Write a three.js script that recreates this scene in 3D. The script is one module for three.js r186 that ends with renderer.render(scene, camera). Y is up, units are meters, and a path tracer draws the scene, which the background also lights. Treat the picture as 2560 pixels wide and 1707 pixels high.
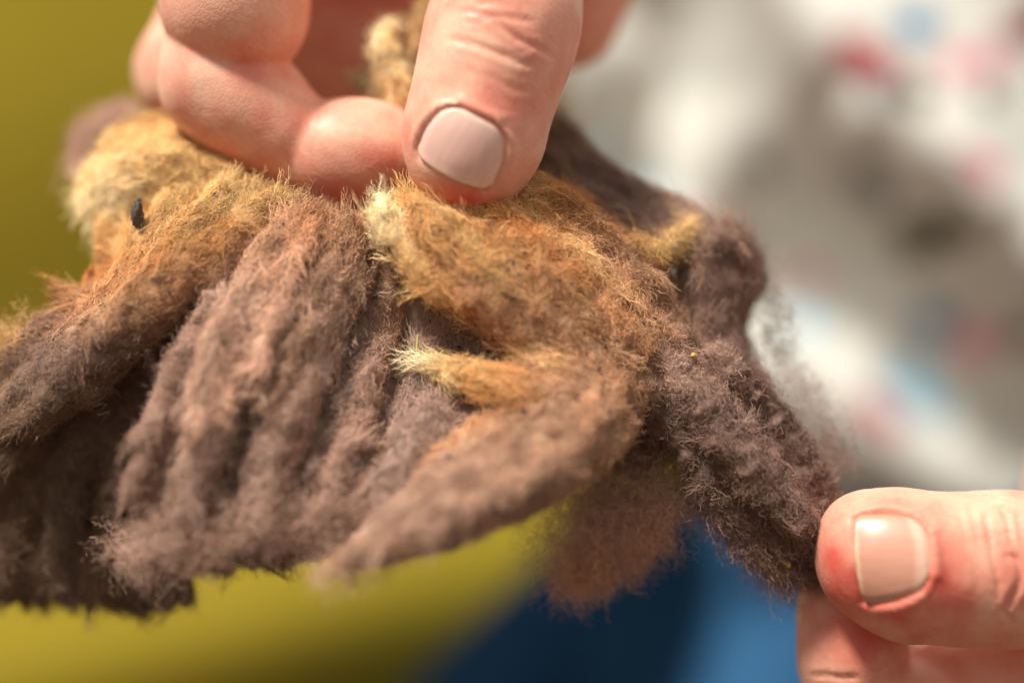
import * as THREE from 'three';
import { mergeGeometries } from 'three/addons/utils/BufferGeometryUtils.js';

// ------------------------------------------------------------------ camera, sky, sun, exposure
const scene = new THREE.Scene();
const EYE_Y = 1.1;                       // hands are held at about chest height
const FOV = 17.3, DIST = 0.3086;         // a short telephoto lens, close up
const camera = new THREE.PerspectiveCamera(FOV, 1024 / 682, 0.02, 60);
camera.position.set(0, EYE_Y, DIST);
camera.lookAt(0, EYE_Y, 0);
camera.focus = DIST - 0.004;
camera.userData.fStop = 3.0;
scene.add(camera);

const sky = (() => {                     // a soft, evenly clouded sky, brown earth below the horizon
  const w = 64, h = 32, d = new Float32Array(w * h * 4);
  for (let y = 0; y < h; y++) for (let x = 0; x < w; x++) {
    const e = ((y + 0.5) / h - 0.5) * Math.PI, s = Math.sin(e), i = (y * w + x) * 4;
    const c = e > 0 ? [0.51 + 0.51 * s, 0.5 + 0.5 * s, 0.485 + 0.485 * s] : [0.26, 0.175, 0.11];
    d[i] = c[0]; d[i + 1] = c[1]; d[i + 2] = c[2]; d[i + 3] = 1;
  }
  const t = new THREE.DataTexture(d, w, h, THREE.RGBAFormat, THREE.FloatType);
  t.mapping = THREE.EquirectangularReflectionMapping; t.magFilter = THREE.LinearFilter; t.minFilter = THREE.LinearFilter;
  t.needsUpdate = true;
  return t;
})();
scene.background = sky; scene.environment = sky;
scene.backgroundIntensity = 0.58; scene.environmentIntensity = 0.58;
const sun = new THREE.DirectionalLight(new THREE.Color(1.0, 0.93, 0.84), 4.2);
sun.position.set(-0.5, EYE_Y + 1.0, 0.42); sun.target.position.set(0, EYE_Y, 0);
sun.shadow.radius = 18; sun.castShadow = true; sun.shadow.mapSize.set(2048, 2048);
Object.assign(sun.shadow.camera, { left: -0.25, right: 0.25, top: 0.25, bottom: -0.25, near: 0.1, far: 3 });
scene.add(sun, sun.target);
const renderer = new THREE.WebGLRenderer();
renderer.toneMapping = THREE.LinearToneMapping; renderer.toneMappingExposure = 1.55; renderer.shadowMap.enabled = true;

// ------------------------------------------------------------------ helpers
const V3 = (x = 0, y = 0, z = 0) => new THREE.Vector3(x, y, z);
function rng(seed) { let a = seed >>> 0; return () => { a = (a + 0x6D2B79F5) | 0; let t = Math.imul(a ^ (a >>> 15), 1 | a); t = (t + Math.imul(t ^ (t >>> 7), 61 | t)) ^ t; return ((t ^ (t >>> 14)) >>> 0) / 4294967296; }; }
const hash = (x, y, z) => { let h = Math.imul(x, 374761393) ^ Math.imul(y, 668265263) ^ Math.imul(z, 1274126177); h = Math.imul(h ^ (h >>> 13), 1274126177); return ((h ^ (h >>> 16)) >>> 0) / 4294967296; };
function noise(x, y, z) {                // smooth value noise, -1..1
  const xi = Math.floor(x), yi = Math.floor(y), zi = Math.floor(z), f = (t) => t * t * (3 - 2 * t), u = f(x - xi), v = f(y - yi), w = f(z - zi), L = (a, b, t) => a + (b - a) * t;
  return 2 * L(L(L(hash(xi, yi, zi), hash(xi + 1, yi, zi), u), L(hash(xi, yi + 1, zi), hash(xi + 1, yi + 1, zi), u), v),
    L(L(hash(xi, yi, zi + 1), hash(xi + 1, yi, zi + 1), u), L(hash(xi, yi + 1, zi + 1), hash(xi + 1, yi + 1, zi + 1), u), v), w) - 1;
}
const clamp = (x, a = 0, b = 1) => Math.min(b, Math.max(a, x));
const smooth = (a, b, x) => { const t = clamp((x - a) / (b - a)); return t * t * (3 - 2 * t); };
const lerp = (a, b, t) => a + (b - a) * t;
const S = 0.055, D = DIST * 1000;        // the plan below is drawn on a grid of 0.055 mm; lengths in mm, z towards the viewer
const K = (z) => S * (D - z) / D;
const P = (x, y, z = 0) => V3((x - 1280) * K(z), (853.5 - y) * K(z), z);
function finish(g, name, material, parent) {   // mm -> m, one named mesh under its parent
  g.scale(0.001, 0.001, 0.001);
  const m = new THREE.Mesh(g, material); m.name = name; m.castShadow = m.receiveShadow = true; parent.add(m); return m;
}
const taken = {};
function numbered(n) { const k = taken[n] = (taken[n] ?? -1) + 1; return k ? `${n}_${String(k).padStart(3, '0')}` : n; }
function thing(name, label, category, group) {
  const o = new THREE.Group(); o.name = numbered(name); o.position.y = EYE_Y; o.userData = { label, category }; if (group) o.userData.group = group;
  scene.add(o); return o;
}
const lin = (hex) => new THREE.Color(hex);

// ------------------------------------------------------------------ clothing behind
const rectMm = (x0, x1, y0, y1, z) => { const a = P(x0, y0, z), b = P(x1, y1, z); return (u, v) => [lerp(a.x, b.x, u), lerp(a.y, b.y, v)]; };
function cloth(name, label, nx, ny, at, material, size = 0) {   // a sheet 1.2 mm thick; uv runs along the cloth itself, in units of size mm
  const pos = [], uv = [], idx = [], w = nx + 1;
  for (let j = 0; j <= ny; j++) for (let i = 0; i <= nx; i++) { const p = at(i / nx, j / ny); pos.push(p.x, p.y, p.z); }
  const n = pos.length / 3, step = (a, b) => Math.hypot(pos[3 * a] - pos[3 * b], pos[3 * a + 1] - pos[3 * b + 1], pos[3 * a + 2] - pos[3 * b + 2]);
  const U = new Float32Array(n), V = new Float32Array(n);
  for (let j = 0; j <= ny; j++) for (let i = 0; i <= nx; i++) { const k = j * w + i; U[k] = i ? U[k - 1] + step(k, k - 1) : 0; V[k] = j ? V[k - w] + step(k, k - w) : 0; }
  if (size) { const texture = floralPrint(size, (x, y) => { let best = 1e9, k0 = 0; for (let k = 0; k < n; k++) { const d = (pos[3 * k] - x) ** 2 + (pos[3 * k + 1] - y) ** 2; if (d < best) { best = d; k0 = k; } } return [U[k0], V[k0]]; }); material.map = texture; }
  for (let k = 0; k < n; k++) pos.push(pos[3 * k], pos[3 * k + 1], pos[3 * k + 2] - 1.2);
  for (let s = 0; s < 2; s++) for (let k = 0; k < n; k++) uv.push(U[k] / (size || 100), 1 - V[k] / (size || 100));
  for (let j = 0; j < ny; j++) for (let i = 0; i < nx; i++) {
    const a = j * w + i, b = a + 1, c = a + w, d = c + 1;
    idx.push(a, c, b, b, c, d, a + n, b + n, c + n, b + n, d + n, c + n);
  }
  const g = new THREE.BufferGeometry(); g.setAttribute('position', new THREE.Float32BufferAttribute(pos, 3)); g.setAttribute('uv', new THREE.Float32BufferAttribute(uv, 2)); g.setIndex(idx); g.computeVertexNormals();
  const t = finish(g, name, material, scene); t.position.y = EYE_Y; t.userData = { label, category: 'cloth' };
  return t;
}
function floralPrint(size, where) {      // flat print: loose small blossoms in red, blue, pink and olive on white cotton
  const R = 1024, c = document.createElement('canvas'); c.width = c.height = R; const x = c.getContext('2d'), r = rng(5), q0 = R / size;
  x.fillStyle = '#d2d3cb'; x.fillRect(0, 0, R, R);
  const blossom = (px, py, q, col) => { x.fillStyle = col; for (let k = 0; k < 6; k++) { const a = k / 6 * 6.283 + r() * 0.6; x.beginPath(); x.ellipse(px + Math.cos(a) * q * 0.62, py + Math.sin(a) * q * 0.62, q * 0.62, q * 0.42, a, 0, 7); x.fill(); } };
  for (let k = 0; k < 110; k++) blossom(r() * R, r() * R, (0.5 + r() * 0.8) * q0, ['#c96a72', '#6f9fc0', '#7d7a55', '#d9a0a8'][Math.floor(r() * 4)]);
  for (const [px, py, q, col] of PRINT_SPOTS()) { const p = P(px, py, -140), [u, v] = where(p.x, p.y); blossom(u * q0, v * q0, q * S * 2.3 * q0, col); }
  const t = new THREE.CanvasTexture(c); t.colorSpace = THREE.SRGBColorSpace; t.wrapS = t.wrapT = THREE.RepeatWrapping; return t;
}
function PRINT_SPOTS() {
  const red = '#b01830', pink = '#e07a90', blue = '#2f7fb0', pale = '#8fc4dc', olive = '#4a4628', grey = '#6a7078';
  return [[2110, 160, 30, red], [2180, 190, 24, red], [2360, 170, 22, pink], [2450, 175, 22, pink], [2260, 75, 30, blue], [2580, 70, 24, red], [2260, 260, 24, olive], [2180, 250, 24, grey],
    [2280, 600, 42, olive], [2360, 570, 34, olive], [2170, 470, 34, grey], [1920, 410, 28, grey], [1500, 370, 26, pale], [2350, 800, 30, blue], [2460, 860, 32, pink], [2570, 830, 26, olive], [2040, 820, 28, pale],
    [2340, 1010, 34, pale], [2220, 1040, 34, red], [2420, 430, 24, pink], [1750, 560, 18, pink], [2060, 690, 22, pink], [2280, 950, 30, pale], [1640, 470, 24, pale], [2440, 260, 20, olive], [2500, 120, 20, pink]];
}
// height of the dress across its folds: s runs up and to the right over the cloth; each fold has a side that looks up and a side that looks down
const PLEATS = [[-400, -34], [60, -30], [430, 2], [640, -18], [1090, 20], [1460, 2], [1800, 16], [2400, 0]];
function pleat(s) { let a = 0; for (let q = -2; q <= 2; q++) { const x = s + q * 28; let i = 0; while (i + 2 < PLEATS.length && x > PLEATS[i + 1][0]) i++; a += lerp(PLEATS[i][1], PLEATS[i + 1][1], (x - PLEATS[i][0]) / (PLEATS[i + 1][0] - PLEATS[i][0])); } return a / 5; }
const dressAt = rectMm(1400, 3050, -350, 1250, -140);
cloth('printed_dress', 'white cotton dress printed with small red and blue blossoms, hanging in folds', 170, 170, (u, v) => {
  const x = lerp(1400, 3050, u), y = lerp(-350, lerp(930, 1270, smooth(0.08, 0.42, u)), v);
  const s = 0.6 * x - 0.8 * y - 330 * smooth(480, 60, y) * smooth(2000, 1600, x) + 40 * noise(x * 0.003, y * 0.003, 3);
  const [X, Y] = dressAt(u, (y + 350) / 1600); return V3(X, Y, -142 + pleat(s) + 4 * noise(x * 0.003, y * 0.003, 9) + 1.5 * noise(x * 0.009, y * 0.009, 2));
}, new THREE.MeshStandardMaterial({ roughness: 0.9 }), 260);
const yellowAt = rectMm(-900, 2300, -500, 2300, -210);
cloth('yellow_cloth', 'mustard yellow cloth hanging loosely behind the fleece', 120, 120, (u, v) => {
  const x = lerp(-900, 2300, u), y = lerp(-500, 2300, v);
  const h = 12 * Math.exp(-(((y - 1500 + 0.25 * (x - 900)) / 260) ** 2)) + 2.5 * Math.sin(y * 0.0045 + x * 0.001) + 5 * noise(x * 0.0016, y * 0.0016, 4);
  const [X, Y] = yellowAt(u, v); return V3(X, Y, -210 + h);
}, new THREE.MeshPhysicalMaterial({ color: lin('#867624'), roughness: 0.95, specularIntensity: 0.1 }));
// blue cloth lying in one deep fold: its near side turns away from the sun, its far side towards it
const blueAt = rectMm(1000, 2600, 1150, 2300, -165);
cloth('blue_cloth', 'blue cloth lying in one deep fold beside the pulling hand', 90, 90, (u, v) => {
  const y = lerp(1190, 2300, v), x0 = lerp(1440, 1000, smooth(1190, 1800, y)), x = lerp(x0, 2600, u), s = x - (1735 - 0.38 * (y - 1298)) + 24 * noise(x * 0.004, y * 0.004, 6), k = S * 1.53;
  const h = (Math.sqrt(s * s + 900) - 30) * k * (s < 0 ? 1.15 : 0.62) + (s < 0 ? 0.55 * (1450 - y) * k * smooth(0, -160, s) : -0.4 * (1450 - y) * k * smooth(0, 160, s)), [X, Y] = blueAt((x - 1000) / 1600, (y - 1150) / 1150);
  return V3(X, Y, -186 + Math.min(h, 46) + 1.5 * noise(x * 0.008, y * 0.008, 3));
}, new THREE.MeshPhysicalMaterial({ color: lin('#2c5478'), roughness: 0.95, specularIntensity: 0.15 }));

// ------------------------------------------------------------------ skin
const smin = (a, b, k) => { const h = Math.max(k - Math.abs(a - b), 0) / k; return Math.min(a, b) - h * h * k * 0.25; };
function cone(a, b) {                    // round cone between two joints {p, r}
  const ba = b.p.clone().sub(a.p), l2 = ba.lengthSq(), rr = a.r - b.r, a2 = l2 - rr * rr, il2 = 1 / l2, ax = a.p.x, ay = a.p.y, az = a.p.z;
  return (x, y, z) => {
    const px = x - ax, py = y - ay, pz = z - az, yy = px * ba.x + py * ba.y + pz * ba.z, zz = yy - l2;
    const qx = px * l2 - ba.x * yy, qy = py * l2 - ba.y * yy, qz = pz * l2 - ba.z * yy, x2 = qx * qx + qy * qy + qz * qz, y2 = yy * yy * l2, z2 = zz * zz * l2, k = Math.sign(rr) * rr * rr * x2;
    if (Math.sign(zz) * a2 * z2 > k) return Math.sqrt(x2 + z2) * il2 - b.r;
    if (Math.sign(yy) * a2 * y2 < k) return Math.sqrt(x2 + y2) * il2 - a.r;
    return (Math.sqrt(x2 * a2 * il2) + yy * rr) * il2 - a.r;
  };
}
function chain(points, k = 2) {          // [grid x, grid y, z mm, radius in grid units]
  const j = points.map(([x, y, z, r]) => ({ p: P(x, y, z), r: r * K(z) })), c = [];
  if (j.length === 1) { const { p, r } = j[0]; return (x, y, z) => Math.hypot(x - p.x, y - p.y, z - p.z) - r; }
  for (let i = 0; i + 1 < j.length; i++) c.push(cone(j[i], j[i + 1]));
  return (x, y, z) => { let d = c[0](x, y, z); for (let i = 1; i < c.length; i++) d = smin(d, c[i](x, y, z), k); return d; };
}
function field(parts) {                  // [[distance function, blend], ...]
  return (x, y, z) => { let d = parts[0][0](x, y, z); for (let i = 1; i < parts.length; i++) d = smin(d, parts[i][0](x, y, z), parts[i][1]); return d; };
}
function grad(f, p, e = 0.05) { return V3(f(p.x + e, p.y, p.z) - f(p.x - e, p.y, p.z), f(p.x, p.y + e, p.z) - f(p.x, p.y - e, p.z), f(p.x, p.y, p.z + e) - f(p.x, p.y, p.z - e)).normalize(); }
function march(f, o, dir, far = 400) { let t = 0; for (let i = 0; i < 200 && t < far; i++) { const d = f(o.x + dir.x * t, o.y + dir.y * t, o.z + dir.z * t); if (d < 0.01) break; t += d * 0.9; } return o.clone().addScaledVector(dir, t); }
const onSkin = (f, x, y) => { const o = V3(0, 0, D), d = P(x, y, 0).sub(o).normalize(); return march(f, o.addScaledVector(d, 200), d); };
function surfaceNet(f, lo, hi, h) {      // a smooth mesh of f = 0
  const n = [0, 1, 2].map((k) => Math.ceil((hi.getComponent(k) - lo.getComponent(k)) / h) + 1), [nx, ny, nz] = n, val = new Float32Array(nx * ny * nz), B = 8;
  for (let bz = 0; bz < nz; bz += B) for (let by = 0; by < ny; by += B) for (let bx = 0; bx < nx; bx += B) {
    const c = f(lo.x + (bx + B / 2) * h, lo.y + (by + B / 2) * h, lo.z + (bz + B / 2) * h), skip = Math.abs(c) > B * h * 1.15 + 1;
    for (let z = bz; z < Math.min(nz, bz + B); z++) for (let y = by; y < Math.min(ny, by + B); y++) for (let x = bx; x < Math.min(nx, bx + B); x++)
      val[(z * ny + y) * nx + x] = skip ? c : f(lo.x + x * h, lo.y + y * h, lo.z + z * h);
  }
  const pos = [], idx = [], id = new Int32Array(nx * ny * nz).fill(-1), at = (x, y, z) => (z * ny + y) * nx + x;
  for (let z = 0; z + 1 < nz; z++) for (let y = 0; y + 1 < ny; y++) for (let x = 0; x + 1 < nx; x++) {
    let m = 0; const v = [];
    for (let k = 0; k < 8; k++) { const q = val[at(x + (k & 1), y + ((k >> 1) & 1), z + (k >> 2))]; v.push(q); if (q < 0) m |= 1 << k; }
    if (m === 0 || m === 255) continue;
    let sx = 0, sy = 0, sz = 0, c = 0;
    for (let a = 0; a < 8; a++) for (const bit of [1, 2, 4]) { const b = a | bit; if (b === a || (v[a] < 0) === (v[b] < 0)) continue; const t = v[a] / (v[a] - v[b]); sx += (a & 1) + (bit === 1 ? t : 0); sy += ((a >> 1) & 1) + (bit === 2 ? t : 0); sz += (a >> 2) + (bit === 4 ? t : 0); c++; }
    id[at(x, y, z)] = pos.length / 3; pos.push(lo.x + (x + sx / c) * h, lo.y + (y + sy / c) * h, lo.z + (z + sz / c) * h);
  }
  const quad = (a, b, c, d, flip) => { if (a < 0 || b < 0 || c < 0 || d < 0) return; flip ? idx.push(a, c, b, b, c, d) : idx.push(a, b, c, b, d, c); };
  for (let z = 1; z + 1 < nz; z++) for (let y = 1; y + 1 < ny; y++) for (let x = 1; x + 1 < nx; x++) {
    const s = val[at(x, y, z)] < 0;
    if (s !== val[at(x + 1, y, z)] < 0) quad(id[at(x, y - 1, z - 1)], id[at(x, y, z - 1)], id[at(x, y - 1, z)], id[at(x, y, z)], !s);
    if (s !== val[at(x, y + 1, z)] < 0) quad(id[at(x - 1, y, z - 1)], id[at(x - 1, y, z)], id[at(x, y, z - 1)], id[at(x, y, z)], !s);
    if (s !== val[at(x, y, z + 1)] < 0) quad(id[at(x - 1, y - 1, z)], id[at(x, y - 1, z)], id[at(x - 1, y, z)], id[at(x, y, z)], !s);
  }
  return { pos: Float32Array.from(pos), idx };
}
const skinGrain = (() => {                // height of fine skin: small polygons between crossing lines, pores
  const R = 1024, n = 30, a = new Uint8Array(R * R * 4), r = rng(21), px = [], py = []; for (let i = 0; i < n * n; i++) { px.push(r()); py.push(r()); }
  for (let y = 0; y < R; y++) for (let x = 0; x < R; x++) {
    const u = x / R * n, v = y / R * n, ui = Math.floor(u), vi = Math.floor(v); let d1 = 9, d2 = 9;
    for (let j = -1; j <= 1; j++) for (let i = -1; i <= 1; i++) { const k = ((vi + j + n) % n) * n + (ui + i + n) % n, dx = ui + i + px[k] - u, dy = (vi + j + py[k] - v) * 1.25, d = dx * dx + dy * dy; if (d < d1) { d2 = d1; d1 = d; } else if (d < d2) d2 = d; }
    const e = Math.sqrt(d2) - Math.sqrt(d1), h = 0.55 * Math.min(1, e * 3.2) + 0.25 + 0.2 * hash(x >> 1, y >> 1, 3), k = (y * R + x) * 4; a[k] = a[k + 1] = a[k + 2] = clamp(h) * 255; a[k + 3] = 255;
  }
  const t = new THREE.DataTexture(a, R, R); t.wrapS = t.wrapT = THREE.RepeatWrapping; t.magFilter = t.minFilter = THREE.LinearFilter; t.needsUpdate = true; return t;
})();
const skinMaterial = new THREE.MeshPhysicalMaterial({ color: 0xffffff, vertexColors: true, roughness: 0.88, specularIntensity: 0.3, clearcoat: 0.5, clearcoatRoughness: 0.42, bumpMap: skinGrain, bumpScale: 0.00004, transmission: 0.15, thickness: 0, ior: 1.4 });
const nailMaterial = new THREE.MeshPhysicalMaterial({ color: 0xffffff, vertexColors: true, roughness: 0.38, clearcoat: 0.75, clearcoatRoughness: 0.34 });
function nailFrame(f, o) {               // o: centre and end of the free edge on the grid, half width, half length in mm
  const c = onSkin(f, ...o.centre), e = onSkin(f, ...o.edge), N = grad(f, c, 1.5);
  if (o.tilt) N.add(V3(...o.tilt)).normalize();
  const U = e.sub(c); U.addScaledVector(N, -U.dot(N)).normalize(); const W = N.clone().cross(U);
  return { ...o, c, U, N, W };
}
function nailShape(q, u) { return q.width * (0.80 + 0.20 * smooth(-1, 0.2, u)) * (1 - 0.08 * smooth(0.7, 1, u) ** 2) * Math.sqrt(Math.max(0, 1 - Math.max(0, (-u - 0.45) / 0.55) ** 2.4 * 0.8)); }
function buildSkin(name, f, lo, hi, step, nails, creases, blush, parent) {
  const { pos, idx } = surfaceNet(f, lo, hi, step), n = pos.length / 3, col = new Float32Array(n * 3);
  const lines = creases.map(([pts, depth, width]) => ({ depth, width, pts: new THREE.CatmullRomCurve3(pts.map(([x, y]) => onSkin(f, x, y))).getPoints(pts.length * 5) })).map((l) => { l.box = new THREE.Box3().setFromPoints(l.pts).expandByScalar(l.width * 4); return l; });
  const spots = blush.map(([x, y, r, a]) => ({ p: onSkin(f, x, y), r, a }));
  const p = V3(), base = lin('#efbba0'), red = lin('#d75346'), pale = lin('#f4d1b0'), c = new THREE.Color();
  for (let i = 0; i < n; i++) {
    p.set(pos[3 * i], pos[3 * i + 1], pos[3 * i + 2]);
    const g = grad(f, p, 0.1); p.addScaledVector(g, -f(p.x, p.y, p.z)); let h = 0;
    const framed = Math.abs(p.y) < 62 && Math.abs(p.x) < 86;
    if (framed) for (const l of lines) {
      if (!l.box.containsPoint(p)) continue;
      let best = 1e9, where = 0; for (let k = 0; k < l.pts.length; k++) { const d = l.pts[k].distanceToSquared(p); if (d < best) { best = d; where = k / (l.pts.length - 1); } }
      const d = Math.sqrt(best), ends = smooth(0, 0.18, where) * smooth(0, 0.18, 1 - where), x = d / l.width;
      h += l.depth * ends * (-Math.exp(-x * x) + 0.35 * Math.exp(-((x - 1.9) ** 2)));
    }
    if (framed) for (const q of nails) {
      const dx = p.clone().sub(q.c), u = dx.dot(q.U) / q.length, w = dx.dot(q.W), out = dx.dot(q.N); if (out < -6 || Math.abs(u) > 2) continue;
      const half = nailShape(q, clamp(u, -1, 1)), side = Math.abs(w) - half, back = (-1 - u) * q.length, front = (u - 1) * q.length;
      const outside = Math.max(side, back, front);
      h -= 0.55 * smooth(0.25, -0.35, outside);                                      // bed
      if (front < 0) h += 0.42 * Math.exp(-(((Math.max(side, back) - 0.65) / 0.6) ** 2)) * smooth(1.0, 0.3, u);     // folds of skin along its sides and root
      else h -= 0.14 * Math.exp(-(((front - 0.2) / 0.45) ** 2)) * smooth(0.6, -0.4, side);   // groove under the free edge
    }
    // fine skin relief: pores and criss-cross lines
    const a = noise(p.x * 1.9, p.y * 1.9, p.z * 1.9), b = noise(p.x * 4.2 + 9, p.y * 4.2, p.z * 4.2), big = noise(p.x * 0.28, p.y * 0.28, p.z * 0.28 + 7);
    h += 0.03 * a + 0.016 * b + 0.10 * big;
    p.addScaledVector(g, h);
    pos[3 * i] = p.x; pos[3 * i + 1] = p.y; pos[3 * i + 2] = p.z;
    let rd = 0.14 + 0.28 * noise(p.x * 0.35, p.y * 0.35, p.z * 0.35) + 0.1 * a;
    for (const s of spots) rd += s.a * Math.exp(-s.p.distanceToSquared(p) / (s.r * s.r));
    c.copy(base); if (rd > 0) c.lerp(red, clamp(rd, 0, 0.9)); else c.lerp(pale, clamp(-rd * 2, 0, 0.8));
    const m = 1 + 0.05 * b; col[3 * i] = c.r * m; col[3 * i + 1] = c.g * m; col[3 * i + 2] = c.b * m;
  }
  const geo = new THREE.BufferGeometry(); geo.setAttribute('position', new THREE.BufferAttribute(pos, 3)); geo.setAttribute('color', new THREE.BufferAttribute(col, 3)); geo.setIndex(idx); geo.computeVertexNormals();
  const uv = new Float32Array(n * 2); for (let i = 0; i < n; i++) { uv[2 * i] = (pos[3 * i] + 0.7 * pos[3 * i + 2]) / 18; uv[2 * i + 1] = (pos[3 * i + 1] - 0.7 * pos[3 * i + 2]) / 18; } geo.setAttribute('uv', new THREE.BufferAttribute(uv, 2));
  const mesh = finish(geo, name, skinMaterial, parent);
  for (const q of nails) buildNail(q, f, mesh.parent);
  return mesh;
}
function buildNail(q, f, parent) {
  const nu = 40, nv = 36, pos = [], col = [], idx = [], pink = lin(q.pink ?? '#e8bcae'), white = lin('#e3c6a4'), moon = lin('#e2bfaa'), dirt = lin('#6b4a30'), c = new THREE.Color(), r = rng(q.seed ?? 3);
  for (let layer = 0; layer < 2; layer++) for (let i = 0; i <= nu; i++) for (let j = 0; j <= nv; j++) {
    const u = lerp(-1.04, 1, i / nu), v = lerp(-1, 1, j / nv), w = nailShape(q, u) * v;
    const uu = u + (u > 0 ? -0.11 * v * v * u : 0);                                   // the free edge is slightly rounded
    const o = q.c.clone().addScaledVector(q.U, uu * q.length).addScaledVector(q.W, w).addScaledVector(q.N, 12);
    const s = march(f, o, q.N.clone().negate(), 40), g = grad(f, s, 0.3);
    const ridge = 0.012 * noise(v * 26, u * 1.2, q.seed ?? 1);
    let lift = 0.06 + ridge - 0.34 * smooth(0.80, 1, Math.abs(v)) - 0.30 * smooth(-0.84, -1.04, u) + 0.10 * smooth(0.7, 1, u);
    if (layer) lift -= 0.32;
    s.addScaledVector(g, lift); pos.push(s.x, s.y, s.z);
    c.copy(pink).lerp(moon, 0.55 * smooth(-0.52, -0.72, u - 0.2 * v * v)).lerp(white, 0.8 * smooth(0.86, 0.92, uu + 0.02 * noise(v * 9, 0, 3)));
    if (uu > 0.955) c.lerp(dirt, 0.7 * smooth(0.1, 0.5, noise(v * 8, u * 5, q.seed)));
    const m = 1 + 0.05 * noise(v * 14, u * 2, 8); col.push(c.r * m, c.g * m, c.b * m);
  }
  const at = (l, i, j) => (l * (nu + 1) + i) * (nv + 1) + j, quad = (a, b, c2, d) => idx.push(a, b, c2, b, d, c2);
  for (let i = 0; i < nu; i++) for (let j = 0; j < nv; j++) { quad(at(0, i, j), at(0, i + 1, j), at(0, i, j + 1), at(0, i + 1, j + 1)); quad(at(1, i, j), at(1, i, j + 1), at(1, i + 1, j), at(1, i + 1, j + 1)); }
  for (let j = 0; j < nv; j++) { quad(at(0, nu, j), at(1, nu, j), at(0, nu, j + 1), at(1, nu, j + 1)); quad(at(0, 0, j), at(0, 0, j + 1), at(1, 0, j), at(1, 0, j + 1)); }
  for (let i = 0; i < nu; i++) { quad(at(0, i, 0), at(1, i, 0), at(0, i + 1, 0), at(1, i + 1, 0)); quad(at(0, i, nv), at(0, i + 1, nv), at(1, i, nv), at(1, i + 1, nv)); }
  const g = new THREE.BufferGeometry(); g.setAttribute('position', new THREE.Float32BufferAttribute(pos, 3)); g.setAttribute('color', new THREE.Float32BufferAttribute(col, 3)); g.setIndex(idx); g.computeVertexNormals();
  return finish(g, q.name, nailMaterial, parent);
}
{ // the hand from above: thumb in front, index finger curled round behind it, other fingers and palm further back
  const f = field([
    [chain([[1166, 422, 2, 118], [1177, 370, 2, 152], [1190, 310, 2, 167], [1232, 160, 1, 175], [1260, 60, 0, 180], [1300, -130, -6, 176], [1400, -420, -22, 215], [1440, -700, -34, 330]], 3), 0],
    [chain([[600, -520, -14, 195], [592, -200, -9, 182], [586, 0, -6, 177], [600, 40, -6, 162]], 3), 3],
    [chain([[530, 130, -8, 122], [545, 205, -8, 138], [620, 262, -8, 136], [700, 325, -8, 128]], 3), 0.6],
    [chain([[765, 388, -9, 114], [850, 385, -8, 127], [930, 388, -8, 123], [1015, 405, -8, 104]], 3), 0.95],
    [chain([[700, -520, -30, 195], [640, -150, -28, 160], [475, 180, -27, 130], [620, 340, -30, 118], [780, 420, -32, 104]], 2.5), 1.5],   // middle finger
    [chain([[860, -520, -44, 195], [850, -380, -48, 150], [790, -230, -54, 120], [880, -180, -62, 105], [960, -240, -66, 100]], 2.5), 1.5],  // ring finger
    [chain([[1080, -520, -60, 190], [1080, -350, -64, 140], [1040, -230, -70, 112], [1130, -230, -74, 100]], 2.5), 1.5],                    // little finger
    [chain([[680, 20, -50, 150], [880, 150, -56, 175], [1080, 130, -55, 175], [1250, -100, -50, 220]], 6), 4],                           // hollow of the hand
    [chain([[700, -560, -26, 260], [1000, -560, -42, 270], [1300, -600, -44, 300]], 8), 9],                                                 // palm
    [chain([[1340, -560, -38, 300], [1440, -150, -36, 170], [1420, 40, -34, 130]], 6), 8],                                                  // ball of the thumb, in shade behind it
    [chain([[430, -640, -28, 250], [560, -1000, -36, 350], [950, -1500, -42, 420]], 8), 8],  // out-of-view bulge of the hand, added to keep sun off its hollow
    [chain([[620, -540, -15, 215], [760, -1000, -24, 330], [1050, -1500, -34, 400]], 8), 8],                                                // knuckle and back of the hand
    [chain([[1100, -700, -42, 360], [1250, -1150, -52, 400]], 8), 14],
  ]);
  const hand = thing('hand', 'hand from above pinching the fleece between thumb and curled index finger', 'hand');
  const nails = [nailFrame(f, { name: 'thumbnail', centre: [1152, 366], edge: [1110, 470], width: 5.9, length: 4.6, tilt: [-0.12, 0.0, 0.1], seed: 4 })];
  buildSkin('skin', f, V3(-84, 14, -92), P(2050, -2050, 20).setZ(20), 0.52, nails, [
    [[[1130, 34], [1180, 30], [1225, 40], [1300, 48], [1345, 58]], 0.20, 0.42], [[[1225, 40], [1260, 72], [1300, 100], [1350, 122], [1398, 152]], 0.24, 0.45],
    [[[1100, 98], [1170, 106], [1235, 130], [1300, 155], [1345, 162]], 0.25, 0.5], [[[1150, 52], [1195, 55], [1230, 42]], 0.15, 0.35], [[[1180, 16], [1220, 8], [1280, 12]], 0.15, 0.4],
    [[[1240, 205], [1290, 222], [1345, 228]], 0.10, 0.5], [[[1250, 130], [1290, 135], [1330, 120]], 0.10, 0.4], [[[1140, 178], [1200, 185], [1270, 205]], 0.07, 0.5],
    [[[905, 300], [893, 330], [898, 350]], 0.07, 0.5],
  ], [[1160, 520, 5, 0.6], [1020, 340, 3, 0.2], [860, 480, 6, 0.4], [960, 440, 5, 0.25], [640, 130, 4, 0.3], [735, 300, 3, 0.35], [1300, 300, 5, 0.2], [1185, 265, 3, 0.25], [600, 400, 6, 0.22], [1330, 60, 5, 0.2]], hand);
}
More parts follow.
